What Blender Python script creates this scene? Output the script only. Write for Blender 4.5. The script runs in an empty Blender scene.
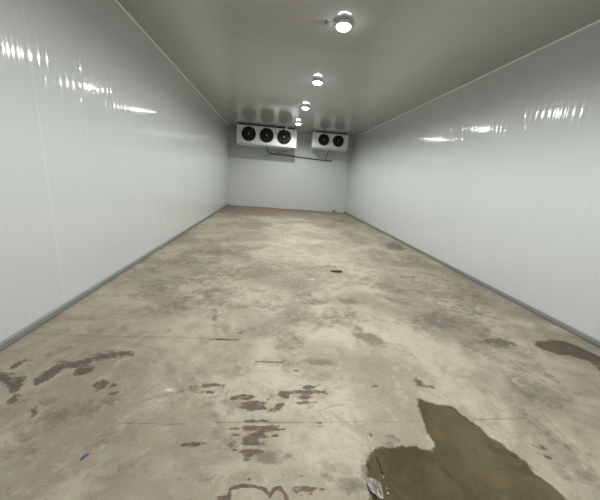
import bpy, bmesh, math, random
import numpy as np
from mathutils import Vector, Matrix

random.seed(4)
C = bpy.context.scene.collection
SC = bpy.context.scene

# ------------------------------------------------------------------ room and camera
W, H, L, FY = 4.8, 2.96, 11.646, -1.6      # width, height, back wall, front wall behind the camera
F, YAW, PITCH, ROLL = 281.419, 0.108267, -0.251231, 0.0791868
CAM = np.array([1.7758, 0.0, 1.28305])


def cam_axes():
    f = np.array([math.sin(YAW) * math.cos(PITCH), math.cos(YAW) * math.cos(PITCH), math.sin(PITCH)])
    r = np.array([math.cos(YAW), -math.sin(YAW), 0.0])
    u = np.cross(r, f)
    c, s = math.cos(ROLL), math.sin(ROLL)
    return c * r + s * u, -s * r + c * u, f


R_, U_, F_ = cam_axes()


def at(px, py, axis, val):
    """point of the place seen at a photo position, on the plane axis = val"""
    d = F_ + R_ * (px - 300) / F - U_ * (py - 250) / F
    return Vector(CAM + (val - CAM[axis]) / d[axis] * d)


cd = bpy.data.cameras.new('camera')
cam = bpy.data.objects.new('camera', cd)
C.objects.link(cam)
cd.sensor_fit = 'HORIZONTAL'
cd.sensor_width = 36
cd.lens = F / 600 * 36
cd.clip_start = 0.02
m = Matrix.Identity(4)
for i, v in enumerate((R_, U_, -F_)):
    for k in range(3):
        m[k][i] = v[k]
m.translation = Vector(CAM)
cam.matrix_world = m
SC.camera = cam

# ------------------------------------------------------------------ object helpers


def obj(name, bm, mat, parent=None, smooth=False, bevel=0.0):
    me = bpy.data.meshes.new(name)
    bmesh.ops.recalc_face_normals(bm, faces=bm.faces)
    bm.to_mesh(me)
    bm.free()
    o = bpy.data.objects.new(name, me)
    C.objects.link(o)
    me.materials.append(mat)
    if smooth:
        for p in me.polygons:
            p.use_smooth = True
        me.set_sharp_from_angle(angle=math.radians(40))
    if bevel:
        md = o.modifiers.new('bevel', 'BEVEL')
        md.width = bevel
        md.segments = 2
        md.limit_method = 'ANGLE'
    if parent:
        o.parent = parent
    return o


def thing(name, label, cat, loc=(0, 0, 0), group=None):
    o = bpy.data.objects.new(name, None)
    o.empty_display_size = 0.1
    C.objects.link(o)
    o.location = loc
    return tag(o, label, cat, group)


def tag(o, label, cat, group=None):
    o['label'] = label
    o['category'] = cat
    if group:
        o['group'] = group
    return o


def struct(name, bm, mat, label, cat, **kw):
    o = obj(name, bm, mat, **kw)
    o['kind'] = 'structure'
    return tag(o, label, cat)


def bx(bm, x0, x1, y0, y1, z0, z1):
    vs = [bm.verts.new((x, y, z)) for x in (x0, x1) for y in (y0, y1) for z in (z0, z1)]
    for f in ((0, 1, 3, 2), (4, 6, 7, 5), (0, 4, 5, 1), (2, 3, 7, 6), (0, 2, 6, 4), (1, 5, 7, 3)):
        bm.faces.new([vs[i] for i in f])
    return vs


def box(*a):
    bm = bmesh.new()
    bx(bm, *a)
    return bm


def lathe(bm, prof, c=(0, 0, 0), axis='Z', n=32, cap0=True, cap1=True, ysign=1):
    """prof: list of (radius, offset along the axis)"""
    rings = []
    for r, h in prof:
        ring = []
        for i in range(n):
            a = 2 * math.pi * i / n
            p = (r * math.cos(a), r * math.sin(a), h) if axis == 'Z' else (r * math.cos(a), h, r * math.sin(a))
            ring.append(bm.verts.new(Vector(p) + Vector(c)))
        rings.append(ring)
    for a, b in zip(rings, rings[1:]):
        for i in range(n):
            bm.faces.new((a[i], a[(i + 1) % n], b[(i + 1) % n], b[i]))
    if cap0:
        bm.faces.new(rings[0])
    if cap1:
        bm.faces.new(rings[-1][::-1])


def smooth_path(pts, sub=6):
    pts = [Vector(p) for p in pts]
    out = []
    for i in range(len(pts) - 1):
        p0, p1, p2, p3 = pts[max(i - 1, 0)], pts[i], pts[i + 1], pts[min(i + 2, len(pts) - 1)]
        for k in range(sub):
            t = k / sub
            out.append(0.5 * (2 * p1 + (p2 - p0) * t + (2 * p0 - 5 * p1 + 4 * p2 - p3) * t * t
                              + (3 * p1 - p0 - 3 * p2 + p3) * t ** 3))
    out.append(pts[-1])
    return out


def tube(bm, pts, r, n=10, closed=False):
    pts = [Vector(p) for p in pts]
    N = len(pts)
    rings = []
    up = None
    for i, p in enumerate(pts):
        if closed:
            t = (pts[(i + 1) % N] - pts[i - 1]).normalized()
        else:
            t = (pts[min(i + 1, N - 1)] - pts[max(i - 1, 0)]).normalized()
        if up is None:
            up = Vector((0, 0, 1)) if abs(t.z) < 0.9 else Vector((1, 0, 0))
        s = t.cross(up).normalized()
        up = s.cross(t).normalized()
        rings.append([bm.verts.new(p + (s * math.cos(2 * math.pi * k / n) + up * math.sin(2 * math.pi * k / n)) * r)
                      for k in range(n)])
    pairs = list(zip(rings, rings[1:]))
    if closed:
        pairs.append((rings[-1], rings[0]))
    for a, b in pairs:
        for k in range(n):
            bm.faces.new((a[k], a[(k + 1) % n], b[(k + 1) % n], b[k]))
    if not closed:
        bm.faces.new(rings[0][::-1])
        bm.faces.new(rings[-1])

# ------------------------------------------------------------------ materials


class NT:
    """small node-tree builder"""

    def __init__(self, name):
        self.mat = bpy.data.materials.new(name)
        self.mat.use_nodes = True
        self.t = self.mat.node_tree
        self.t.nodes.clear()

    def n(self, kind, **kw):
        nd = self.t.nodes.new(kind)
        for k, v in kw.items():
            if k.startswith('i_'):
                key = k[2:].replace('_', ' ')
                self.set(nd.inputs[key], v)
            else:
                setattr(nd, k, v)
        return nd

    def set(self, sock, v):
        if isinstance(v, bpy.types.NodeSocket):
            self.t.links.new(v, sock)
        else:
            sock.default_value = v

    def math(self, op, a, b=0.0, c=None, clamp=False):
        nd = self.t.nodes.new('ShaderNodeMath')
        nd.operation = op
        nd.use_clamp = clamp
        self.set(nd.inputs[0], a)
        self.set(nd.inputs[1], b)
        if c is not None:
            self.set(nd.inputs[2], c)
        return nd.outputs[0]

    def step(self, v, lo, hi, to0=0.0, to1=1.0):
        nd = self.t.nodes.new('ShaderNodeMapRange')
        nd.interpolation_type = 'SMOOTHSTEP'
        for i, x in enumerate((v, lo, hi, to0, to1)):
            self.set(nd.inputs[i], x)
        return nd.outputs[0]

    def mix(self, f, a, b, mode='MIX'):
        nd = self.t.nodes.new('ShaderNodeMix')
        nd.data_type = 'RGBA'
        nd.blend_type = mode
        self.set(nd.inputs[0], f)
        self.set(nd.inputs[6], a)
        self.set(nd.inputs[7], b)
        return nd.outputs[2]

    def noise(self, vec, scale, detail=4, rough=0.55, dist=0.0):
        nd = self.t.nodes.new('ShaderNodeTexNoise')
        self.set(nd.inputs['Vector'], vec)
        nd.inputs['Scale'].default_value = scale
        nd.inputs['Detail'].default_value = detail
        nd.inputs['Roughness'].default_value = rough
        nd.inputs['Distortion'].default_value = dist
        return nd.outputs['Fac']

    def mapping(self, vec, scale=(1, 1, 1), rot=(0, 0, 0), loc=(0, 0, 0)):
        nd = self.t.nodes.new('ShaderNodeMapping')
        self.set(nd.inputs['Vector'], vec)
        nd.inputs['Scale'].default_value = scale
        nd.inputs['Rotation'].default_value = rot
        nd.inputs['Location'].default_value = loc
        return nd.outputs[0]

    def principled(self, **kw):
        return self.n('ShaderNodeBsdfPrincipled', **kw)

    def out(self, sh):
        o = self.t.nodes.new('ShaderNodeOutputMaterial')
        self.t.links.new(sh, o.inputs['Surface'])
        return self.mat


def rgb(c):
    return (c[0], c[1], c[2], 1.0)


def plain(name, col, rough=0.5, metal=0.0, noise=0.06, nscale=8.0):
    g = NT(name)
    co = g.n('ShaderNodeTexCoord').outputs['Object']
    n = g.noise(co, nscale, 3)
    c = g.mix(n, rgb([x * (1 - noise) for x in col]), rgb([min(1, x * (1 + noise)) for x in col]))
    r = g.math('MULTIPLY_ADD', n, 0.1, rough - 0.05)
    b = g.principled(i_Base_Color=c, i_Roughness=r, i_Metallic=metal)
    return g.out(b.outputs[0])


def panel_material(name, axis, seam0, col, rough, amp, pitch=0.96, rib=0.08, seam_gain=1.0):
    """coated sandwich panel: fine ribs tilt the normal along one axis, a joint every 0.96 m"""
    g = NT(name)
    geo = g.n('ShaderNodeNewGeometry')
    pos = geo.outputs['Position']
    sep = g.n('ShaderNodeSeparateXYZ', i_Vector=pos)
    s = sep.outputs[axis]
    ang = g.math('MULTIPLY', s, 2 * math.pi / rib)
    sn = g.math('SINE', ang)
    cube = g.math('MULTIPLY', g.math('MULTIPLY', sn, sn), sn)
    # each rib is rolled a little differently, and the sheet waves a little
    nz = g.noise(pos, 3.0, 2)
    wn = g.n('ShaderNodeTexWhiteNoise', noise_dimensions='1D')
    g.set(wn.inputs['W'], g.math('FLOOR', g.math('MULTIPLY', s, 1 / rib)))
    vary = g.math('MULTIPLY_ADD', g.math('POWER', wn.outputs['Value'], 5.0), 3.5, 1.0)
    wave = g.math('MULTIPLY_ADD', nz, 0.008, -0.004)
    slope = g.math('ADD', g.math('MULTIPLY', g.math('MULTIPLY', cube, amp), vary), wave)
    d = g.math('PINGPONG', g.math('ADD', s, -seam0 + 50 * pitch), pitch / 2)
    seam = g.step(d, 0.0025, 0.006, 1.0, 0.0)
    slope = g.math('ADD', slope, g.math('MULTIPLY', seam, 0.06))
    vec = g.n('ShaderNodeCombineXYZ')
    g.set(vec.inputs[axis], slope)
    add = g.n('ShaderNodeVectorMath', operation='ADD')
    g.set(add.inputs[0], geo.outputs['Normal'])
    g.set(add.inputs[1], vec.outputs[0])
    nrm = g.n('ShaderNodeVectorMath', operation='NORMALIZE')
    g.set(nrm.inputs[0], add.outputs[0])
    base = g.mix(g.noise(pos, 1.2, 4), rgb([c * 0.97 for c in col]), rgb([min(1, c * 1.02) for c in col]))
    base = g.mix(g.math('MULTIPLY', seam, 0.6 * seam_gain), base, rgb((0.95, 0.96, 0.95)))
    b = g.principled(i_Base_Color=base, i_Roughness=rough, i_Normal=nrm.outputs[0])
    b.inputs['IOR'].default_value = 1.5
    return g.out(b.outputs[0])


WHITE = (0.58, 0.614, 0.616)
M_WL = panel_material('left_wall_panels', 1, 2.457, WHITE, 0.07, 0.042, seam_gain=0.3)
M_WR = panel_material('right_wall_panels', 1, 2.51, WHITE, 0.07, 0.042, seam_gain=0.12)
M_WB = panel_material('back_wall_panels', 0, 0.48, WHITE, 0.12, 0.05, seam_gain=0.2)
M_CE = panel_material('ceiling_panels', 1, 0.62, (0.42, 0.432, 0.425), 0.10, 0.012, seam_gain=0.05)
M_TRIM = plain('white_trim', (0.74, 0.77, 0.77), 0.35)
M_BASE = plain('grey_channel', (0.22, 0.235, 0.235), 0.45, 0.1)
M_CASE = plain('cooler_white', (0.76, 0.83, 0.80), 0.48)
M_PAN = plain('drain_pan_white', (0.62, 0.70, 0.67), 0.35)
M_SEAM = plain('cooler_seam', (0.45, 0.50, 0.49), 0.4)
M_BLACK = plain('black_plastic', (0.006, 0.006, 0.007), 0.6)
M_BLADE = plain('dark_blade', (0.011, 0.011, 0.013), 0.5)
M_HUB = plain('hub_grey', (0.75, 0.77, 0.78), 0.3, 0.0)
M_GALV = plain('galvanised_bracket', (0.12, 0.13, 0.13), 0.5, 0.5)
M_PLATE = plain('rating_plate', (0.88, 0.90, 0.88), 0.2)
M_PIPE = plain('dark_pipe', (0.075, 0.078, 0.077), 0.5)
M_CABLE = plain('grey_cable', (0.16, 0.17, 0.17), 0.5)
M_TAIL = plain('light_pipe', (0.5, 0.52, 0.51), 0.4)
M_LAMPBASE = plain('lamp_housing', (0.85, 0.86, 0.86), 0.35)
M_BLUE = plain('blue_plastic', (0.05, 0.10, 0.28), 0.4)
M_TWIG = plain('brown_sliver', (0.06, 0.035, 0.018), 0.6, 0, 0.3, 60)
M_CHIP = plain('white_chip', (0.62, 0.62, 0.58), 0.25)
M_SOCKET = plain('grey_box', (0.35, 0.36, 0.38), 0.3, 0.3)
M_LUMP = plain('grey_lump', (0.22, 0.21, 0.19), 0.7)

g = NT('lamp_lens')
em = g.n('ShaderNodeEmission')
em.inputs['Color'].default_value = (0.97, 0.985, 1.0, 1)
em.inputs['Strength'].default_value = 40.0
M_LENS = g.out(em.outputs[0])

# clear crumpled lump
g = NT('clear_lump')
b = g.principled(i_Base_Color=(0.80, 0.81, 0.78, 1), i_Roughness=0.22)
b.inputs['Transmission Weight'].default_value = 0.85
b.inputs['IOR'].default_value = 1.31
M_CLEAR = g.out(b.outputs[0])

# a film of water: darkens the concrete it lies on and mirrors what is above
def water_material(name, tint, edge_tint):
    g = NT(name)
    co = g.n('ShaderNodeNewGeometry').outputs['Position']
    a = g.n('ShaderNodeAttribute', attribute_name='depth').outputs['Fac']
    n = g.noise(co, 20.0, 7, 0.68)
    f = g.step(g.math('ADD', a, g.math('MULTIPLY_ADD', n, 2.2, -1.1)), 0.22, 0.66)
    f = g.math('MULTIPLY', f, g.step(a, 0.0, 0.12))
    n2 = g.noise(co, 5.0, 4, 0.6)
    deep = g.mix(g.step(n2, 0.35, 0.7), rgb([t * 0.95 for t in tint]), rgb([t * k for t, k in zip(tint, (1.06, 1.05, 1.03))]))
    col = g.mix(f, rgb(edge_tint), deep)
    tr = g.n('ShaderNodeBsdfTransparent', i_Color=col)
    gl = g.n('ShaderNodeBsdfGlossy', i_Roughness=0.06)
    fr = g.n('ShaderNodeFresnel')
    fr.inputs['IOR'].default_value = 1.33
    fac = g.math('MULTIPLY', g.math('MULTIPLY', fr.outputs[0], f), 0.8)
    mx = g.n('ShaderNodeMixShader')
    g.set(mx.inputs[0], fac)
    g.set(mx.inputs[1], tr.outputs[0])
    g.set(mx.inputs[2], gl.outputs[0])
    return g.out(mx.outputs[0])


M_WATER = water_material('puddle_water', (0.545, 0.525, 0.455), (1, 1, 1))
M_DAMP = water_material('shallow_water', (0.64, 0.60, 0.53), (1, 1, 1))

# ------------------------------------------------------------------ floor with its stains
# masks: dark = damp grey clouds, paint = brown flaking marks, warm = rusty tan, pale = whitish patches
CLOUD = [  # x, y, rx, ry, tilt, strength  (places on the floor, as the photo shows them)
    (220, 252, 30, 4, -3, .6), (195, 262, 28, 5, -5, .5), (200, 280, 34, 6, -3, .5), (215, 292, 24, 7, 0, .6),
    (257, 262, 20, 7, 0, .4), (280, 300, 22, 6, 0, .35), (295, 284, 16, 7, 0, .55), (215, 318, 3, 14, 0, .5),
    (175, 305, 30, 8, -8, .35), (150, 270, 30, 6, -15, .35), (300, 292, 14, 9, 0, .5), (317, 302, 15, 3.5, 0, .7),
    (350, 301, 15, 3, 5, .7), (329, 318, 9, 5, 20, .6), (369, 338, 17, 5, 22, 1.0), (358, 330, 7, 4, 30, .8),
    (292, 344, 16, 12, 0, .5), (318, 362, 20, 3.5, 3, .75), (312, 275, 10, 4, 10, .5), (367, 279, 10, 3, 5, .45),
    (440, 321, 27, 9, 8, .75), (420, 326, 12, 7, 20, .6), (395, 247, 13, 4, 10, .75), (465, 292, 38, 7, 26, .45),
    (410, 277, 12, 2.5, 8, .5), (330, 262, 14, 2, 0, .2), (540, 392, 40, 14, 24, .45), (545, 432, 70, 7, 40, .4),
    (65, 420, 26, 7, -8, .5), (20, 450, 24, 14, -20, .35), (268, 457, 17, 7, 0, .8), (286, 456, 6, 3.5, 0, .8),
    (170, 372, 8, 8, -40, .45), (220, 425, 12, 22, 0, .35), (215, 400, 14, 8, 0, .35), (330, 478, 10, 4, 30, .55),
    (350, 486, 15, 8, 10, 1.0), (366, 468, 5, 12, 0, .8), (334, 470, 5, 3, 40, .6), (395, 439, 9, 3, 20, .7), (390, 444, 5, 4, 0, .6),
    (260, 330, 26, 9, 0, .3), (235, 372, 26, 8, -8, .3), (110, 330, 30, 5, -12, .25), (60, 350, 26, 4, -20, .3),
    (40, 400, 30, 10, -20, .3), (100, 440, 40, 8, -25, .3), (480, 350, 26, 9, 20, .35), (520, 365, 26, 10, 20, .35),
    (400, 300, 20, 5, 15, .4), (385, 262, 18, 4, 10, .3), (410, 252, 12, 3, 20, .4), (356, 222, 10, 2, 0, .4),
    (340, 221, 14, 1.5, 0, .4), (440, 280, 26, 5, 26, .35), (360, 265, 12, 2, 0, .3), (470, 480, 16, 5, 20, .0),
    (590, 475, 26, 10, 40, .45), (560, 470, 26, 5, 40, .4), (150, 470, 40, 10, -10, .2), (205, 478, 18, 6, 0, .3),
    (252, 478, 16, 8, 0, .35), (250, 272, 60, 8, -4, .5), (200, 300, 50, 14, -10, .4), (160, 288, 30, 9, -20, .45),
    (310, 320, 34, 8, 8, .5), (250, 306, 40, 6, 0, .4), (345, 315, 26, 6, 12, .5), (280, 362, 60, 5, 2, .4),
    (450, 300, 60, 12, 26, .45), (470, 325, 40, 10, 22, .45), (540, 375, 60, 9, 28, .35), (190, 390, 30, 12, -30, .35),
    (80, 410, 60, 9, -18, .4), (40, 425, 50, 12, -24, .45), (110, 470, 60, 14, -14, .3), (230, 405, 30, 10, 0, .4),
    (300, 395, 40, 10, 0, .35), (240, 440, 34, 14, 0, .4), (330, 378, 40, 5, 4, .3), (385, 288, 30, 5, 12, .45),
    (420, 262, 26, 5, 22, .45), (215, 240, 34, 3, -4, .45), (240, 248, 24, 3, 0, .4), (300, 268, 30, 4, 0, .4), (300, 420, 26, 8, 0, .22), (300, 440, 20, 6, 0, .0), (245, 225, 30, 2, 0, .2),
]
STAIN = [  # wet-looking brown olive stains, near opaque
    (82, 370, 10, 3.4, -14, 1), (100, 385, 6.5, 4.5, -18, 1), (112, 386, 4, 1.5, -20, .9), (114, 393, 5, 1.5, -20, .7),
    (16, 383, 9, 7, -10, 1), (3, 377, 9, 3.5, -10, 1), (14, 398, 6, 3, -40, .9), (33, 411, 5, 4, -40, .6),
    (18, 364, 8, 1.8, -30, .8), (28, 366, 5, 1.6, -10, .8), (58, 368, 9, 4, -25, 1), (44, 378, 8, 3, -25, 1),
    (207, 386, 13, 2.2, 0, .95), (208, 392, 5, 1.2, 0, .8), (240, 329, 0.1, 0.1, 0, 0), (417, 380, 6, 2.2, 20, .85),
    (425, 386, 9, 1.4, 8, .85), (375, 386, 3, 1, 0, .8), (371, 436, 3.5, 2, 20, .8), (500, 343, 15, 3.4, 5, .85),
    (476, 341, 8, 1.5, 5, .6), (296, 371, 3.5, .8, 0, .9), (190, 411, 3, 1.3, -10, .5), (326, 266, 7, .7, 0, .7), (335, 268, 2, .8, 0, .8),
    (206, 476, 4, 2.5, -20, .55), (197, 470, 1.5, 1, 0, .5), (540, 447, 9, 1.6, 20, .6), (546, 456, 6, 1.6, 20, .6),
    (395, 247, 8, 1.6, 10, .6), (170, 330, 2, 1, 0, .7), (240, 333, 2, .8, 0, .7),
]
PAINT = [
    (253, 406, 12, 4.2, 0, 1), (245, 397, 9, 2.2, 0, .9), (234, 398, 5, 1.5, 0, .8), (284, 394, 5, 3.4, 10, 1),
    (304, 392.5, 16, 2, 0, 1), (310, 387.5, 8, 2.2, -8, 1), (305, 396, 7, 3, 0, .8), (305, 402.5, 9, 1.5, 0, .9),
    (277, 407, 8, 3, -35, .9), (325, 393, 3.5, 1.4, 20, .9), (258, 421, 13, 1.4, 0, .8), (263, 428.5, 18, 2.6, 0, .95),
    (234, 429, 5, 1.5, 0, .85), (235, 435.5, 5, 1.2, -8, .8), (256, 436, 11, 2.6, 0, 1), (253, 440, 8, 5, 0, 1),
    (253, 443.8, 10, 2, 0, 1), (232, 443.5, 4, 2.2, -20, .9), (273, 435, 4.5, 1.6, 5, .8), (250, 451.5, 10, 2.4, 0, .95),
    (247.5, 456, 5.5, 4, 0, .95), (263, 443.5, 1.8, 1.4, 0, .8), (269, 399.3, 3, .7, 0, .7), (305, 490, 10, 4, 0, .75),
    (223, 498, 6, 2.4, 0, .85), (322, 490, 3, 2, 0, .55), (234, 450, 5, 1.2, -10, .55), (192, 444.6, 10.5, 2.4, -3, 1),
    (249, 479, 1.6, 1.2, 0, .7), (284, 475, 1.6, 1.2, 0, .7), (301, 476, 2.4, .8, 0, .6), (270, 362, 17, .7, 1, .9),
    (222, 339.5, 16, .9, 1, .7), (320, 424, 4, 3, 0, .3),
]
WARM = [
    (194, 327, 11, 4, -10, .55), (227, 329, 4, 5, 0, .5), (204, 346, 5, 11, -20, .45), (237, 350, 17, 7, 0, .5),
    (196, 404, 9, 10, -40, .5), (342, 262, 9, 1, 0, .6), (305, 396, 8, 4, 0, .6), (253, 432, 22, 12, 0, .35),
    (235, 436, 6, 10, 0, .4), (20, 410, 30, 16, -20, .4), (70, 445, 26, 5, -35, .35), (130, 300, 30, 5, -12, .15),
    (460, 290, 40, 8, 26, .45), (480, 296, 26, 5, 26, .4), (575, 497, 10, 4, 30, .6), (225, 345, 20, 10, 0, .25),
    (300, 493, 30, 6, 0, .3), (60, 400, 70, 22, -24, .45), (30, 350, 40, 10, -28, .4), (120, 440, 70, 26, -14, .35), (110, 350, 60, 12, -16, .3), (560, 440, 50, 26, 40, .25), (440, 497, 16, 4, 0, .5), (520, 330, 30, 5, 26, .25), (192, 444.6, 10, 2.2, 0, .9),
]
PALE = [
    (170, 390, 7, 2.4, -10, 1), (174, 396, 3, 2, -30, .8), (159, 401, 5, 2, -15, .8), (312, 279, 3, 1, 0, .9),
    (307, 279.6, 3, .8, 0, .7), (587, 405, 22, 9, 10, .5), (496, 407, 9, 6, 0, .5), (268.3, 217.5, 2, 1.6, 0, .8),
    (290, 217, 20, .6, 2, .6), (280, 236, 40, 7, 0, .4), (310, 250, 50, 9, 5, .35), (250, 310, 22, 5, 0, .3),
    (400, 330, 12, 8, 20, .3), (330, 340, 20, 8, 10, .3), (330, 440, 24, 20, 0, .35), (130, 385, 22, 10, -20, .3),
    (150, 400, 26, 6, -12, .35), (440, 370, 30, 10, 10, .3), (180, 425, 30, 8, 0, .2), (260, 490, 18, 8, 0, .45),
    (540, 480, 12, 6, 30, .2), (90, 300, 20, 4, -15, .2), (480, 370, 30, 6, 24, .25), (120, 450, 40, 6, -10, .25),
    (395, 425, 14, 8, 0, .3), (375, 410, 20, 10, 0, .25), (185, 245, 20, 2, 0, .3), (236, 375, 14, 6, 0, .25),
]
STROKE_STAIN = [([(37, 381), (50, 372), (62, 366), (75, 365), (88, 361), (102, 355.5), (113, 354), (131, 354)], 2.8, 1.0)]
STROKE_PAINT = [([(229, 499), (230, 489), (241, 486.4), (255, 486.4), (264, 489), (270, 495.5), (274, 489.5),
                  (279, 487.6), (284, 492.5), (287, 499)], 1.7, 1.0)]
STROKE_LINE = [([(117, 423), (150, 423.5), (184, 424)], .55, .8), ([(215, 422), (262, 422.3), (305, 422.5)], .7, 1.0),
               ([(305, 422.5), (350, 422), (420, 421)], .5, .45), ([(470, 420), (500, 419), (525, 418)], .6, .8),
               ([(30, 333), (75, 335), (119, 336.5)], .5, .55), ([(119, 336.5), (200, 338), (240, 340)], .5, .5),
               ([(502, 372), (530, 400), (558, 431), (590, 462)], .7, .5), ([(140, 402), (160, 396), (184, 391)], .7, .5),
               ([(215, 382), (235, 376), (262, 370)], .8, .35), ([(316, 412), (332, 406), (345, 404)], .8, .4),
               ([(282, 232), (283, 245)], .6, .3), ([(570, 400), (582, 392), (592, 390)], .8, .4)]


def make_floor():
    xs = np.linspace(0, W, 880)
    ys = [FY, -0.8, -0.2, 0.3, 0.6]
    y = 0.78
    while y < L - 0.03:
        ys.append(y)
        y *= 1.0058
    ys.append(L)
    ys = np.array(ys)
    X, Y = np.meshgrid(xs, ys)
    nx, ny = len(xs), len(ys)
    co = np.stack([X.ravel(), Y.ravel(), np.zeros(X.size)], 1)
    d = co - CAM
    dep = d @ F_
    ok = dep > 0.3
    dep = np.where(ok, dep, 1)
    px = np.where(ok, 300 + F * (d @ R_) / dep, -9999)
    py = np.where(ok, 250 - F * (d @ U_) / dep, -9999)

    def sm(t):
        t = np.clip(t, 0, 1)
        return t * t * (3 - 2 * t)

    def blobs(lst, soft):
        out = np.zeros(len(co))
        for (cx, cy, rx, ry, an, s) in lst:
            if s <= 0:
                continue
            a = math.radians(an)
            u = ((px - cx) * math.cos(a) + (py - cy) * math.sin(a)) / rx
            v = (-(px - cx) * math.sin(a) + (py - cy) * math.cos(a)) / ry
            r = np.sqrt(u * u + v * v)
            out = np.maximum(out, s * sm((1 + soft - r) / (2 * soft)))
        return out

    def strokes(lst, soft):
        out = np.zeros(len(co))
        for pts, w, s in lst:
            for (x0, y0), (x1, y1) in zip(pts, pts[1:]):
                dx, dy = x1 - x0, y1 - y0
                t = np.clip(((px - x0) * dx + (py - y0) * dy) / (dx * dx + dy * dy), 0, 1)
                r = np.hypot(px - x0 - t * dx, py - y0 - t * dy) / w
                out = np.maximum(out, s * sm((1 + soft - r) / (2 * soft)))
        return out

    att = {
        'dark': blobs(CLOUD, 0.7),
        'stain': np.maximum(blobs(STAIN, 0.85), strokes(STROKE_STAIN, 0.9)),
        'paint': np.maximum(blobs(PAINT, 0.75), strokes(STROKE_PAINT, 0.5)),
        'warm': blobs(WARM, 0.7),
        'pale': blobs(PALE, 0.7),
        'crack': strokes(STROKE_LINE, 0.5),
    }
    me = bpy.data.meshes.new('floor')
    idx = np.arange(nx * ny).reshape(ny, nx)
    quads = np.stack([idx[:-1, :-1], idx[:-1, 1:], idx[1:, 1:], idx[1:, :-1]], -1).reshape(-1, 4)
    me.vertices.add(len(co))
    me.vertices.foreach_set('co', co.ravel().astype(np.float32))
    me.loops.add(quads.size)
    me.loops.foreach_set('vertex_index', quads.ravel().astype(np.int32))
    me.polygons.add(len(quads))
    me.polygons.foreach_set('loop_start', np.arange(0, quads.size, 4, dtype=np.int32))
    me.update(calc_edges=True)
    for k, v in att.items():
        a = me.attributes.new(k, 'FLOAT', 'POINT')
        a.data.foreach_set('value', v.astype(np.float32))
    o = bpy.data.objects.new('floor', me)
    C.objects.link(o)
    o['kind'] = 'structure'
    tag(o, 'stained beige concrete floor of the cold room', 'floor')
    me.materials.append(floor_material())
    return o


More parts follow.
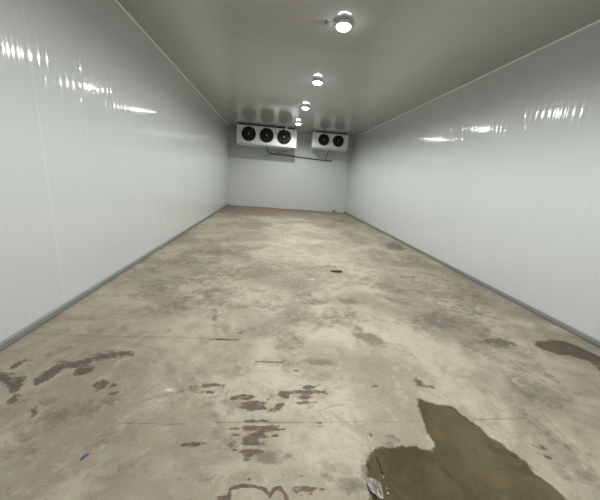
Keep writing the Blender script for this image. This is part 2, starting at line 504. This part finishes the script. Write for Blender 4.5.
def floor_material():
    g = NT('stained_concrete')
    pos = g.n('ShaderNodeNewGeometry').outputs['Position']
    A = lambda k: g.n('ShaderNodeAttribute', attribute_name=k).outputs['Fac']
    big = g.noise(g.mapping(pos, (0.9, 0.8, 1)), 1.3, 6, 0.62, 0.6)
    mid = g.noise(g.mapping(pos, (1, 1.0, 1), (0, 0, 0.5)), 4.5, 7, 0.65, 0.8)
    fine = g.noise(pos, 26, 6, 0.65)
    mid2 = g.noise(g.mapping(pos, (1, 1.2, 1), (0, 0, -0.4)), 9.0, 6, 0.62, 0.5)
    grit = g.noise(pos, 130, 3, 0.6)
    rag = g.noise(g.mapping(pos, (0.8, 1.1, 1), (0, 0, 0.3)), 17, 8, 0.7, 0.4)
    base = g.mix(g.step(big, 0.36, 0.62), rgb((0.260, 0.237, 0.176)), rgb((0.422, 0.394, 0.303)))
    base = g.mix(g.math('MULTIPLY', g.step(mid, 0.50, 0.66), 0.7), base, rgb((0.232, 0.214, 0.165)))
    base = g.mix(g.math('MULTIPLY', g.step(mid, 0.44, 0.30), 0.5), base, rgb((0.450, 0.413, 0.323)))
    # the older reddish strip by the back wall
    sep = g.n('ShaderNodeSeparateXYZ', i_Vector=pos)
    y = g.math('ADD', sep.outputs[1], g.math('MULTIPLY_ADD', mid, 0.5, -0.25))
    back = g.step(y, 8.75, 9.25)
    xx = g.step(g.math('ADD', sep.outputs[0], g.math('MULTIPLY', mid, 1.2)), 3.3, 4.6, 1.0, 0.25)
    base = g.mix(g.math('MULTIPLY', back, g.math('MULTIPLY', xx, 0.72)), base,
                 g.mix(g.step(fine, 0.4, 0.6), rgb((0.203, 0.124, 0.090)), rgb((0.247, 0.188, 0.143))))
    # pale dust
    pale = A('pale')
    pf = g.math('MULTIPLY', pale, g.step(mid, 0.3, 0.7, 0.5, 1.0))
    base = g.mix(g.math('MULTIPLY', pf, 0.55), base, rgb((0.465, 0.435, 0.352)))
    base = g.mix(g.math('MULTIPLY', g.step(g.math('ADD', pale, g.math('MULTIPLY_ADD', rag, 3.6, -1.8)), 0.8, 1.2), g.step(pale, 0.5, 0.75)), base, rgb((0.585, 0.562, 0.510)))
    # rusty tan
    wf = g.math('MULTIPLY', A('warm'), g.step(fine, 0.25, 0.7, 0.35, 1.0))
    base = g.mix(g.math('MULTIPLY', wf, 0.7), base, rgb((0.247, 0.176, 0.109)))
    # grey damp clouds
    dk = A('dark')
    brk = g.math('ADD', g.math('MULTIPLY', mid2, 0.6), g.math('MULTIPLY', fine, 0.4))
    df = g.step(g.math('ADD', dk, g.math('MULTIPLY_ADD', brk, 3.2, -1.6)), 0.05, 0.95)
    df = g.math('MULTIPLY', df, g.step(dk, 0.0, 0.35))
    base = g.mix(g.math('MULTIPLY', df, 0.85, clamp=True), base, rgb((0.138, 0.126, 0.097)))
    # wet olive stains
    st = A('stain')
    sf = g.step(g.math('ADD', st, g.math('MULTIPLY_ADD', rag, 4.6, -2.3)), 0.15, 0.70)
    sf = g.math('MULTIPLY', sf, g.step(st, 0.02, 0.2))
    base = g.mix(g.math('MULTIPLY', sf, 0.92), base, rgb((0.080, 0.066, 0.043)))
    # brown flaking paint
    pt = A('paint')
    ragged = g.noise(g.mapping(pos, (0.6, 1.5, 1)), 24, 8, 0.7)
    qf = g.step(g.math('ADD', pt, g.math('MULTIPLY_ADD', ragged, 4.0, -2.0)), 0.18, 0.58)
    qf = g.math('MULTIPLY', qf, g.step(pt, 0.02, 0.2))
    base = g.mix(g.math('MULTIPLY', qf, 0.93), base,
                 g.mix(g.step(fine, 0.4, 0.62), rgb((0.075, 0.056, 0.053)), rgb((0.128, 0.079, 0.053))))
    # joints and cracks
    cr = g.math('MULTIPLY', A('crack'), g.step(fine, 0.35, 0.6, 0.45, 1.0))
    base = g.mix(g.math('MULTIPLY', cr, 0.75), base, rgb((0.098, 0.075, 0.053)))
    # mottling, specks and grain
    mot = g.noise(g.mapping(pos, (1, 1.15, 1), (0, 0, 0.7)), 13, 8, 0.72, 0.5)
    base = g.mix(g.math('MULTIPLY', g.step(mot, 0.52, 0.64), 0.26), base, rgb((0.20, 0.18, 0.13)))
    base = g.mix(g.math('MULTIPLY', g.step(mot, 0.46, 0.36), 0.30), base, rgb((0.47, 0.44, 0.35)))
    spk = g.step(g.noise(pos, 60, 2, 0.5), 0.66, 0.72)
    base = g.mix(g.math('MULTIPLY', spk, 0.6), base, rgb((0.120, 0.098, 0.075)))
    base = g.mix(0.6, base, g.mix(grit, rgb((0.30, 0.30, 0.30)), rgb((0.70, 0.70, 0.70))), 'OVERLAY')
    rough = g.math('MULTIPLY_ADD', sf, -0.3, 0.72)
    bmp = g.n('ShaderNodeBump', i_Height=g.math('ADD', g.math('MULTIPLY', fine, 0.6), g.math('MULTIPLY', grit, 0.4)))
    bmp.inputs['Strength'].default_value = 0.25
    bmp.inputs['Distance'].default_value = 0.01
    b = g.principled(i_Base_Color=base, i_Roughness=rough, i_Normal=bmp.outputs[0])
    b.inputs['Specular IOR Level'].default_value = 0.35
    return g.out(b.outputs[0])


make_floor()

# ------------------------------------------------------------------ shell
T = 0.1
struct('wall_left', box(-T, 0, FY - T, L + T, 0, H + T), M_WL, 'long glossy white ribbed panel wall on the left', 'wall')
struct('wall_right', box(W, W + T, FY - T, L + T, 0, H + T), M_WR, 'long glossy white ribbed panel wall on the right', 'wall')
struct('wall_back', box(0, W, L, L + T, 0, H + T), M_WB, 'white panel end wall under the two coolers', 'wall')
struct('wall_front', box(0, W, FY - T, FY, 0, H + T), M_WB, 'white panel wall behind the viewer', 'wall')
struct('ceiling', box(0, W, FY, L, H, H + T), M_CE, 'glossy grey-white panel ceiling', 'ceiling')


def channel(bm, s):
    """floor channel: an upright flange with a rolled lip and a short foot; s = +1 left wall, -1 right wall"""
    x0 = 0 if s > 0 else W
    prof = [(0, 0), (0.003, 0), (0.003, 0.011), (0.018, 0.011), (0.016, 0.05), (0.011, 0.056), (0, 0.056)]
    a = [bm.verts.new((x0 + s * x, FY, z)) for x, z in prof]
    b = [bm.verts.new((x0 + s * x, L, z)) for x, z in prof]
    for i in range(len(prof)):
        j = (i + 1) % len(prof)
        bm.faces.new((a[i], a[j], b[j], b[i]))
    bm.faces.new(a)
    bm.faces.new(b[::-1])


for nm, s, lab in (('baseboard_left', 1, 'grey metal floor channel along the left wall'),
                   ('baseboard_right', -1, 'grey metal floor channel along the right wall')):
    bm = bmesh.new()
    channel(bm, s)
    struct(nm, bm, M_BASE, lab, 'baseboard')
for nm, s, lab in (('trim_1', 1, 'thin white corner trim between left wall and ceiling'),
                   ('trim_2', -1, 'thin white corner trim between right wall and ceiling')):
    bm = bmesh.new()
    x0 = 0 if s > 0 else W
    prof = [(0, H), (0.016, H), (0.014, H - 0.005), (0.005, H - 0.014), (0, H - 0.016)]
    a = [bm.verts.new((x0 + s * x, FY, z)) for x, z in prof]
    b = [bm.verts.new((x0 + s * x, L, z)) for x, z in prof]
    for i in range(5):
        j = (i + 1) % 5
        bm.faces.new((a[i], a[j], b[j], b[i]))
    struct(nm, bm, M_TRIM, lab, 'trim')

# ------------------------------------------------------------------ ceiling lamps
LAMP_LABELS = {
    0: ('round white ceiling lamp above the viewer, out of the frame', 1.62),
    1: ('largest and nearest lit ceiling lamp with a small box beside it', 3.55),
    2: ('second nearest lit ceiling lamp in the row', 5.48),
    3: ('third lit ceiling lamp in the row, one before the farthest', 7.42),
    4: ('farthest lit ceiling lamp, just in front of the coolers', 9.58),
    5: ('round white ceiling lamp behind the viewer', -0.31),
}


def make_lamp():
    r = thing('ceiling_lamp', '', 'lamp', (0, 0, 0), 'lit lamps in a row down the ceiling')
    bm = bmesh.new()
    lathe(bm, [(0.066, 0.0), (0.066, -0.010), (0.058, -0.013), (0.058, -0.019), (0.08, -0.022), (0.084, -0.027), (0.084, -0.042), (0.08, -0.044), (0.077, -0.038)], n=40)
    obj('housing', bm, M_LAMPBASE, r, smooth=True)
    bm = bmesh.new()
    lathe(bm, [(0.076, -0.038), (0.076, -0.05), (0.070, -0.062), (0.054, -0.072), (0.03, -0.078), (0.004, -0.08)], n=28, cap0=False)
    obj('lens', bm, M_LENS, r, smooth=True)['label'] = 'glowing domed lens'
    ld = bpy.data.lights.new('bulb', 'SPOT')
    ld.energy = 260
    ld.color = (1.0, 0.985, 0.96)
    ld.spot_size = math.radians(172)
    ld.spot_blend = 0.5
    ld.shadow_soft_size = 0.05
    bulb = bpy.data.objects.new('bulb', ld)
    C.objects.link(bulb)
    bulb.parent = r
    bulb.location = (0, 0, -0.084)
    return r


proto = make_lamp()
for k, (lab, y) in LAMP_LABELS.items():
    if k == 0:
        o = proto
    else:
        o = proto.copy()
        C.objects.link(o)
        for ch in proto.children:
            c = ch.copy()
            C.objects.link(c)
            c.parent = o
    o.location = (2.445, y, H)
    o['label'] = lab

jb = thing('junction_box', 'small round grey box on the ceiling left of the nearest lamp', 'junction box', (2.27, 3.6, H))
bm = bmesh.new()
lathe(bm, [(0.03, 0), (0.03, -0.026), (0.024, -0.032), (0.0005, -0.033)], n=24)
obj('body', bm, M_SOCKET, jb, smooth=True)
bm = bmesh.new()
tube(bm, [(0.028, -0.004, -0.012), (0.06, -0.02, -0.010), (0.105, -0.04, -0.012)], 0.006, 8)
obj('cable', bm, M_LAMPBASE, jb, smooth=True)

# ------------------------------------------------------------------ evaporator coolers


def fan(parent, x, z, r, y):
    """axial fan on the front panel: ring, blades, hub and wire guard"""
    bm = bmesh.new()   # shroud ring with its dark back plate
    lathe(bm, [(r * 0.93, -0.002), (r * 0.93, -0.012), (r * 0.93, -0.045), (r * 0.965, -0.052), (r, -0.045), (r * 1.01, -0.008), (r * 1.04, 0.001)],
          (x, y, z), 'Y', 48, cap0=True, cap1=False)
    f = obj('fan', bm, M_BLACK, parent, smooth=True)
    bm = bmesh.new()
    nb = 5
    for k in range(nb):
        a0 = 2 * math.pi * k / nb + 0.3
        rows = []
        for i in range(7):
            t = i / 6
            rr = r * (0.24 + 0.64 * t)
            half = 0.30 + 0.12 * t
            sweep = 0.35 * t
            row = []
            for j in range(6):
                s = j / 5 * 2 - 1
                a = a0 + sweep + s * half
                yy = -0.024 - 0.013 * s * (1 - 0.25 * t) + 0.003 * s * s
                row.append((x + rr * math.cos(a), y + yy, z + rr * math.sin(a)))
            rows.append(row)
        vf = [[bm.verts.new(p) for p in row] for row in rows]
        vb = [[bm.verts.new((p[0], p[1] + 0.003, p[2])) for p in row] for row in rows]
        for i in range(6):
            for j in range(5):
                bm.faces.new((vf[i][j], vf[i][j + 1], vf[i + 1][j + 1], vf[i + 1][j]))
                bm.faces.new((vb[i][j], vb[i + 1][j], vb[i + 1][j + 1], vb[i][j + 1]))
        for i in range(6):
            bm.faces.new((vf[i][0], vf[i + 1][0], vb[i + 1][0], vb[i][0]))
            bm.faces.new((vf[i][5], vb[i][5], vb[i + 1][5], vf[i + 1][5]))
        for j in range(5):
            bm.faces.new((vf[0][j], vb[0][j], vb[0][j + 1], vf[0][j + 1]))
            bm.faces.new((vf[6][j], vf[6][j + 1], vb[6][j + 1], vb[6][j]))
    obj('blades', bm, M_BLADE, f, smooth=True)
    bm = bmesh.new()   # motor hub
    lathe(bm, [(r * 0.25, -0.006), (r * 0.25, -0.04), (r * 0.21, -0.047), (0.001, -0.049)], (x, y, z), 'Y', 28)
    obj('hub', bm, M_BLACK, f, smooth=True)
    bm = bmesh.new()
    lathe(bm, [(r * 0.085, -0.048), (r * 0.085, -0.064), (r * 0.05, -0.069), (0.001, -0.070)], (x, y, z), 'Y', 18)
    obj('hub_cap', bm, M_HUB, f, smooth=True)['label'] = 'pale cap at the fan centre'
    bm = bmesh.new()   # wire guard: rings and spokes
    for q in (0.2, 0.34, 0.46, 0.58, 0.7, 0.82, 0.94):
        yy = -0.054 - 0.012 * (1 - q)
        tube(bm, [(x + r * q * math.cos(2 * math.pi * k / 40), y + yy, z + r * q * math.sin(2 * math.pi * k / 40)) for k in range(40)],
             0.0028, 5, closed=True)
    for k in range(8):
        a = math.pi * k / 4 + 0.2
        tube(bm, [(x + r * q * math.cos(a), y - 0.052 - 0.012 * (1 - q), z + r * q * math.sin(a)) for q in (0.12, 0.5, 1.0)], 0.0035, 6)
    obj('guard', bm, M_BLACK, f)
    for k in range(4):   # four fixing ears
        bm = bmesh.new()
        a = math.pi / 4 + math.pi / 2 * k
        cx, cz = x + r * 1.1 * math.cos(a), z + r * 1.1 * math.sin(a)
        bx(bm, cx - 0.014, cx + 0.014, y - 0.012, y - 0.0005, cz - 0.014, cz + 0.014)
        obj('fixing_ear', bm, M_SEAM, f, bevel=0.003)
    return f


def cooler(name, label, x0, x1, y0, y1, z0, z1, fans, r, hangers):
    t = thing(name, label, 'cooler', ((x0 + x1) / 2, (y0 + y1) / 2, z0 - 0.05))
    # children keep world coordinates
    def P(nm, bm, mat, **kw):
        o = obj(nm, bm, mat, t, **kw)
        o.matrix_parent_inverse = Matrix.Translation(-Vector(t.location))
        return o
    bm = bmesh.new()
    bx(bm, x0 + 0.012, x1 - 0.012, y0 + 0.012, y1, z0, z1 - 0.006)
    P('casing', bm, M_CASE, bevel=0.006)
    bm = bmesh.new()   # front panel with a folded top and bottom lip
    bx(bm, x0 + 0.07, x1 - 0.07, y0, y0 + 0.011, z0 + 0.012, z1 - 0.012)
    P('front_panel', bm, M_CASE, bevel=0.004)
    for xa, xb in ((x0, x0 + 0.067), (x1 - 0.067, x1)):
        bm = bmesh.new()
        bx(bm, xa, xb, y0 - 0.003, y1 + 0.004, z0 - 0.004, z1)
        P('end_cap', bm, M_CASE, bevel=0.008)
    # sloping drain pan
    bm = bmesh.new()
    v = bx(bm, x0 - 0.004, x1 + 0.004, y0 + 0.004, y1 + 0.01, z0 - 0.04, z0 - 0.006)
    for w in v:
        if w.co.z < z0 - 0.03 and w.co.y > (y0 + y1) / 2:
            w.co.z -= 0.03
    P('drain_pan', bm, M_PAN, bevel=0.005)
    bm = bmesh.new()   # pan lip
    bx(bm, x0 - 0.008, x1 + 0.008, y0 - 0.004, y0 + 0.004, z0 - 0.034, z0 - 0.004)
    P('pan_lip', bm, M_PAN, bevel=0.002)
    bm = bmesh.new()   # dark coil face at the rear
    bx(bm, x0 + 0.08, x1 - 0.08, y1, y1 + 0.006, z0 + 0.04, z1 - 0.04)
    for k in range(int((x1 - x0 - 0.2) / 0.03)):
        xx = x0 + 0.1 + 0.03 * k
        bx(bm, xx, xx + 0.004, y1 + 0.006, y1 + 0.012, z0 + 0.05, z1 - 0.05)
    P('coil', bm, M_GALV)
    for xh in hangers:   # hanging brackets up to the ceiling, front and back
        for yy in (y0 + 0.03, y1 - 0.07):
            bm = bmesh.new()
            bx(bm, xh - 0.015, xh + 0.015, yy, yy + 0.04, z1 - 0.004, H)
            bx(bm, xh - 0.03, xh + 0.03, yy - 0.008, yy + 0.048, H - 0.008, H)
            bx(bm, xh - 0.012, xh + 0.012, y0 - 0.006, y0 + 0.002, z1 - 0.06, z1 + 0.004) if yy < y0 + 0.1 else None
            P('hanging_bracket', bm, M_GALV, bevel=0.001)
    bm = bmesh.new()
    bx(bm, x1 - 0.125 - 0.1, x1 - 0.125, y0 - 0.005, y0 - 0.0005, z0 + 0.045, z0 + 0.105)
    P('rating_plate', bm, M_PLATE)['label'] = 'small pale plate at the lower right corner'
    for fx, fz in fans:
        f = fan(t, fx, fz, r, y0)
        f.matrix_parent_inverse = Matrix.Translation(-Vector(t.location))
    return t, P


A, PA = cooler('evaporator_cooler', 'large white ceiling cooler with three black fans, on the left',
               0.40, 2.505, 10.7, 11.22, 2.335, 2.915, [(0.815, 2.63), (1.437, 2.63), (2.058, 2.63)], 0.237,
               [0.5, 1.13, 1.75, 2.38])
B, PB = cooler('evaporator_cooler', 'smaller white ceiling cooler with two black fans, on the right',
               3.09, 4.41, 10.8, 11.25, 2.43, 2.92, [(3.497, 2.675), (4.035, 2.675)], 0.193,
               [3.2, 4.3])
bm = bmesh.new()
bx(bm, 2.075, 2.155, 10.63, 10.696, 2.84, 2.915)
bx(bm, 2.085, 2.145, 10.64, 10.69, 2.915, 2.957)
PA('terminal_box', bm, M_PLATE, bevel=0.004)['label'] = 'small white box on the top edge above the right fan'
for dx in (0.0, 0.06):
    bm = bmesh.new()
    x = 4.12 + dx
    tube(bm, smooth_path([(x, 11.15, 2.40), (x, 11.15, 2.30), (x + 0.005, 11.16, 2.16 + dx), (x + 0.005, 11.17, 2.10 + dx)]), 0.012, 8)
    PB('pipe_stub', bm, M_TAIL, smooth=True)['label'] = 'short pale pipe end hanging under the cooler'

# drain pipe and cables along the end wall
bm = bmesh.new()
path = [at(267, 146.0, 1, 11.05), at(267.1, 149.6, 1, 11.08), at(268.6, 152.3, 1, 11.2), at(273, 154.0, 1, 11.45),
        at(280, 154.6, 1, 11.6), at(300, 157.3, 1, 11.61), at(318, 159.6, 1, 11.61), at(331.5, 161.2, 1, 11.61)]
path[0].z = 2.25
tube(bm, smooth_path(path), 0.02, 10)
e = path[-1]
tube(bm, [e + Vector((-0.03, 0, 0.003)), e + Vector((0.012, 0, -0.002))], 0.025, 12)
tag(obj('drain_pipe', bm, M_PIPE, smooth=True), 'long dark drain pipe sloping along the end wall from the three-fan cooler', 'pipe')

bm = bmesh.new()
path = [at(329, 149.2, 1, 11.1), at(328.2, 152, 1, 11.12), at(326.5, 156.5, 1, 11.35), at(325.2, 160.0, 1, 11.57)]
path[0].z = 2.35
tube(bm, smooth_path(path), 0.016, 10)
tag(obj('drain_pipe', bm, M_PIPE, smooth=True), 'short dark pipe dropping from the two-fan cooler to the long pipe', 'pipe')

bm = bmesh.new()
path = [at(294.5, 148.3, 1, 11.05), at(291, 150.2, 1, 11.15), at(280, 152.2, 1, 11.45), at(271, 154.3, 1, 11.625), at(264, 156.5, 1, 11.625)]
path[0].z = 2.25
tube(bm, smooth_path(path), 0.012, 8)
tag(obj('cable', bm, M_CABLE, smooth=True), 'thin grey cable slanting down left from under the three-fan cooler', 'cable')

# ------------------------------------------------------------------ water on the floor


def puddle(name, label, pix, mat, inset, z=0.0025, extra=None):
    """outline on the floor; a soft shallow rim, deeper inside"""
    pts = [at(x, y, 2, 0.0) for x, y in pix]
    n = len(pts)
    # close smooth outline
    out = []
    for i in range(n):
        p0, p1, p2, p3 = pts[i - 1], pts[i], pts[(i + 1) % n], pts[(i + 2) % n]
        for k in range(4):
            t = k / 4
            out.append(0.5 * (2 * p1 + (p2 - p0) * t + (2 * p0 - 5 * p1 + 4 * p2 - p3) * t * t + (3 * p1 - p0 - 3 * p2 + p3) * t ** 3))
    N = len(out)
    area = sum(out[i].x * out[(i + 1) % N].y - out[(i + 1) % N].x * out[i].y for i in range(N))
    sg = 1 if area > 0 else -1
    bm = bmesh.new()
    lay = bm.verts.layers.float.new('depth')
    rings = []
    for off, dv, zz in ((inset, 0.0, 0.0008), (0.0, 0.46, z * 0.7), (-inset, 1.0, z)):
        ring = []
        for i in range(N):
            tdir = (out[(i + 1) % N] - out[i - 1])
            nv = Vector((tdir.y, -tdir.x, 0)).normalized() * sg
            v = bm.verts.new((out[i].x + nv.x * off, out[i].y + nv.y * off, zz))
            v[lay] = dv
            ring.append(v)
        rings.append(ring)
    for a, b in zip(rings, rings[1:]):
        for i in range(N):
            bm.faces.new((a[i], a[(i + 1) % N], b[(i + 1) % N], b[i]))
    bmesh.ops.triangle_fill(bm, edges=[bm.edges.get((rings[-1][i], rings[-1][(i + 1) % N])) for i in range(N)], use_beauty=True)
    for f in bm.faces:
        f.normal_update()
        if f.normal.z < 0:
            f.normal_flip()
    me = bpy.data.meshes.new(name)
    bm.to_mesh(me)
    bm.free()
    for p in me.polygons:
        p.use_smooth = True
    o = bpy.data.objects.new(name, me)
    C.objects.link(o)
    me.materials.append(mat)
    return tag(o, label, 'puddle')


puddle('puddle', 'large dark olive puddle in the right foreground',
       [(418.5, 399), (425, 401), (433, 404), (449, 406.5), (459, 413), (474, 423), (487.5, 435), (504, 446), (521, 458.5),
        (533, 471), (550, 485), (568, 500), (580, 520), (560, 545), (470, 550), (390, 535), (374, 512), (371, 497), (372, 485),
        (368, 474), (367, 461), (371, 452), (381, 448), (396, 447), (412, 447.5), (425, 450), (435, 448.5), (433, 440), (426, 430), (423, 420), (419, 409)],
       M_WATER, 0.02)
puddle('puddle', 'long damp brown puddle beside the right wall channel',
       [(535, 345), (541, 341.5), (554, 340.5), (567, 342.5), (581, 348), (600, 357), (618, 366), (640, 380), (634, 388), (612, 380), (600, 371), (593, 363), (575, 357),
        (558, 354), (546, 351)],
       M_DAMP, 0.03)
puddle('puddle', 'tiny dark oval puddle in the middle of the floor',
       [(330, 271.3), (334, 270.2), (339, 270.3), (342.5, 271.6), (341, 272.8), (336, 272.8), (332, 272)],
       water_material('oily_water', (0.45, 0.40, 0.31), (1, 1, 1)), 0.02)

# ------------------------------------------------------------------ small litter
def crumple(name, centre, axes, seed, mat, label, cat, rot):
    rnd = random.Random(seed)
    bm = bmesh.new()
    bmesh.ops.create_icosphere(bm, subdivisions=2, radius=1)
    dirs = [Vector((rnd.uniform(-1, 1), rnd.uniform(-1, 1), rnd.uniform(-1, 1))).normalized() for _ in range(44)]
    amp = [rnd.uniform(-0.42, 0.3) for _ in dirs]
    rm = Matrix.Rotation(rot, 3, 'Z')
    for v in bm.verts:
        v.co *= rnd.uniform(0.86, 1.14)
    for v in bm.verts:
        n = v.co.normalized()
        k = v.co.length
        for d, a in zip(dirs, amp):
            k += a * max(0, n.dot(d) - 0.8) / 0.2
        v.co = rm @ Vector((n.x * axes[0] * k, n.y * axes[1] * k, max(n.z, -0.75) * axes[2] * k))
    zmin = min(v.co.z for v in bm.verts)
    for v in bm.verts:
        v.co.z -= zmin
    o = obj(name, bm, mat)
    o.location = (centre.x, centre.y, 0.003)
    return tag(o, label, cat)


c = at(374.5, 491, 2, 0.0)
crumple('clear_lump', c, (0.024, 0.042, 0.018), 11, M_CLEAR, 'crumpled clear lump lying at the left edge of the large puddle', 'debris', 0.35)

bm = bmesh.new()
pa, pb = at(377, 457, 2, 0.004), at(382.3, 472.5, 2, 0.004)
mid = (pa + pb) / 2 + Vector((0.004, 0, 0.004))
for p, q, w in ((pa, mid, 0.005), (mid, pb, 0.004)):
    pass
tube(bm, smooth_path([pa + Vector((0, 0, 0.003)), mid, pb + Vector((0, 0, 0.003))]), 0.0045, 7)
tag(obj('brown_sliver', bm, M_TWIG, smooth=True), 'thin dark brown sliver lying in the large puddle beside the clear lump', 'debris')

bm = bmesh.new()
pa, pb = at(80.3, 460.3, 2, 0.0), at(89, 453.8, 2, 0.0)
d = (pb - pa).normalized()
s = Vector((-d.y, d.x, 0)) * 0.0042
rows = []
for i in range(7):
    t = i / 6
    p = pa.lerp(pb, t)
    z = 0.0015 + 0.006 * math.sin(math.pi * t)
    rows.append([bm.verts.new(p + s + Vector((0, 0, z))), bm.verts.new(p - s + Vector((0, 0, z))),
                 bm.verts.new(p - s + Vector((0, 0, z + 0.0015))), bm.verts.new(p + s + Vector((0, 0, z + 0.0015)))])
for a, b in zip(rows, rows[1:]):
    for k in range(4):
        bm.faces.new((a[k], a[(k + 1) % 4], b[(k + 1) % 4], b[k]))
bm.faces.new(rows[0])
bm.faces.new(rows[-1][::-1])
tag(obj('plastic_strip', bm, M_BLUE), 'small thin blue strip lying on the bare floor at left foreground', 'debris')

# lump on the floor against the end wall, right of centre
c = at(333.8, 211.4, 1, L - 0.06)
crumple('floor_lump', Vector((c.x, L - 0.06, 0)), (0.06, 0.045, 0.05), 5, M_LUMP,
        'small grey lump on the floor against the end wall near the right corner', 'debris', 0)

# white glinting chips
CHIPS = [(316.5, 416), (318.5, 436), (325.5, 444.5), (328.5, 447), (329, 452), (326.5, 436), (339.5, 431.5), (314, 434),
         (359.5, 470), (383.5, 477), (386.8, 488.5), (388, 493.5), (349, 449), (373, 449), (571, 474), (496, 358)]
chip0 = None
for i, (x, y) in enumerate(CHIPS):
    p = at(x, y, 2, 0.003)
    if chip0 is None:
        bm = bmesh.new()
        bmesh.ops.create_icosphere(bm, subdivisions=1, radius=0.0036)
        for v in bm.verts:
            v.co.z = max(v.co.z * 0.6, -0.0015)
            v.co.x *= 1.2 + 0.3 * math.sin(v.co.y * 900)
        chip0 = o = obj('white_chip', bm, M_CHIP)
    else:
        o = chip0.copy()
        C.objects.link(o)
    o.location = (p.x, p.y, 0.0045)
    o.rotation_euler.z = i * 1.3
    k = 0.7 + 0.5 * ((i * 37) % 10) / 10
    o.scale = (k, k, k)
    tag(o, 'tiny white chip on the floor in the right foreground', 'debris', 'white chips scattered near the large puddle')

# ------------------------------------------------------------------ world and view
w = bpy.data.worlds.new('World')
SC.world = w
w.use_nodes = True
w.node_tree.nodes['Background'].inputs[0].default_value = (0, 0, 0, 1)
w.node_tree.nodes['Background'].inputs[1].default_value = 0
vs = SC.view_settings
vs.view_transform = 'Standard'
vs.look = 'None'
vs.gamma = 1
vs.use_curve_mapping = False
vs.exposure = -0.42
SC.cycles.max_bounces = 12
SC.cycles.diffuse_bounces = 8
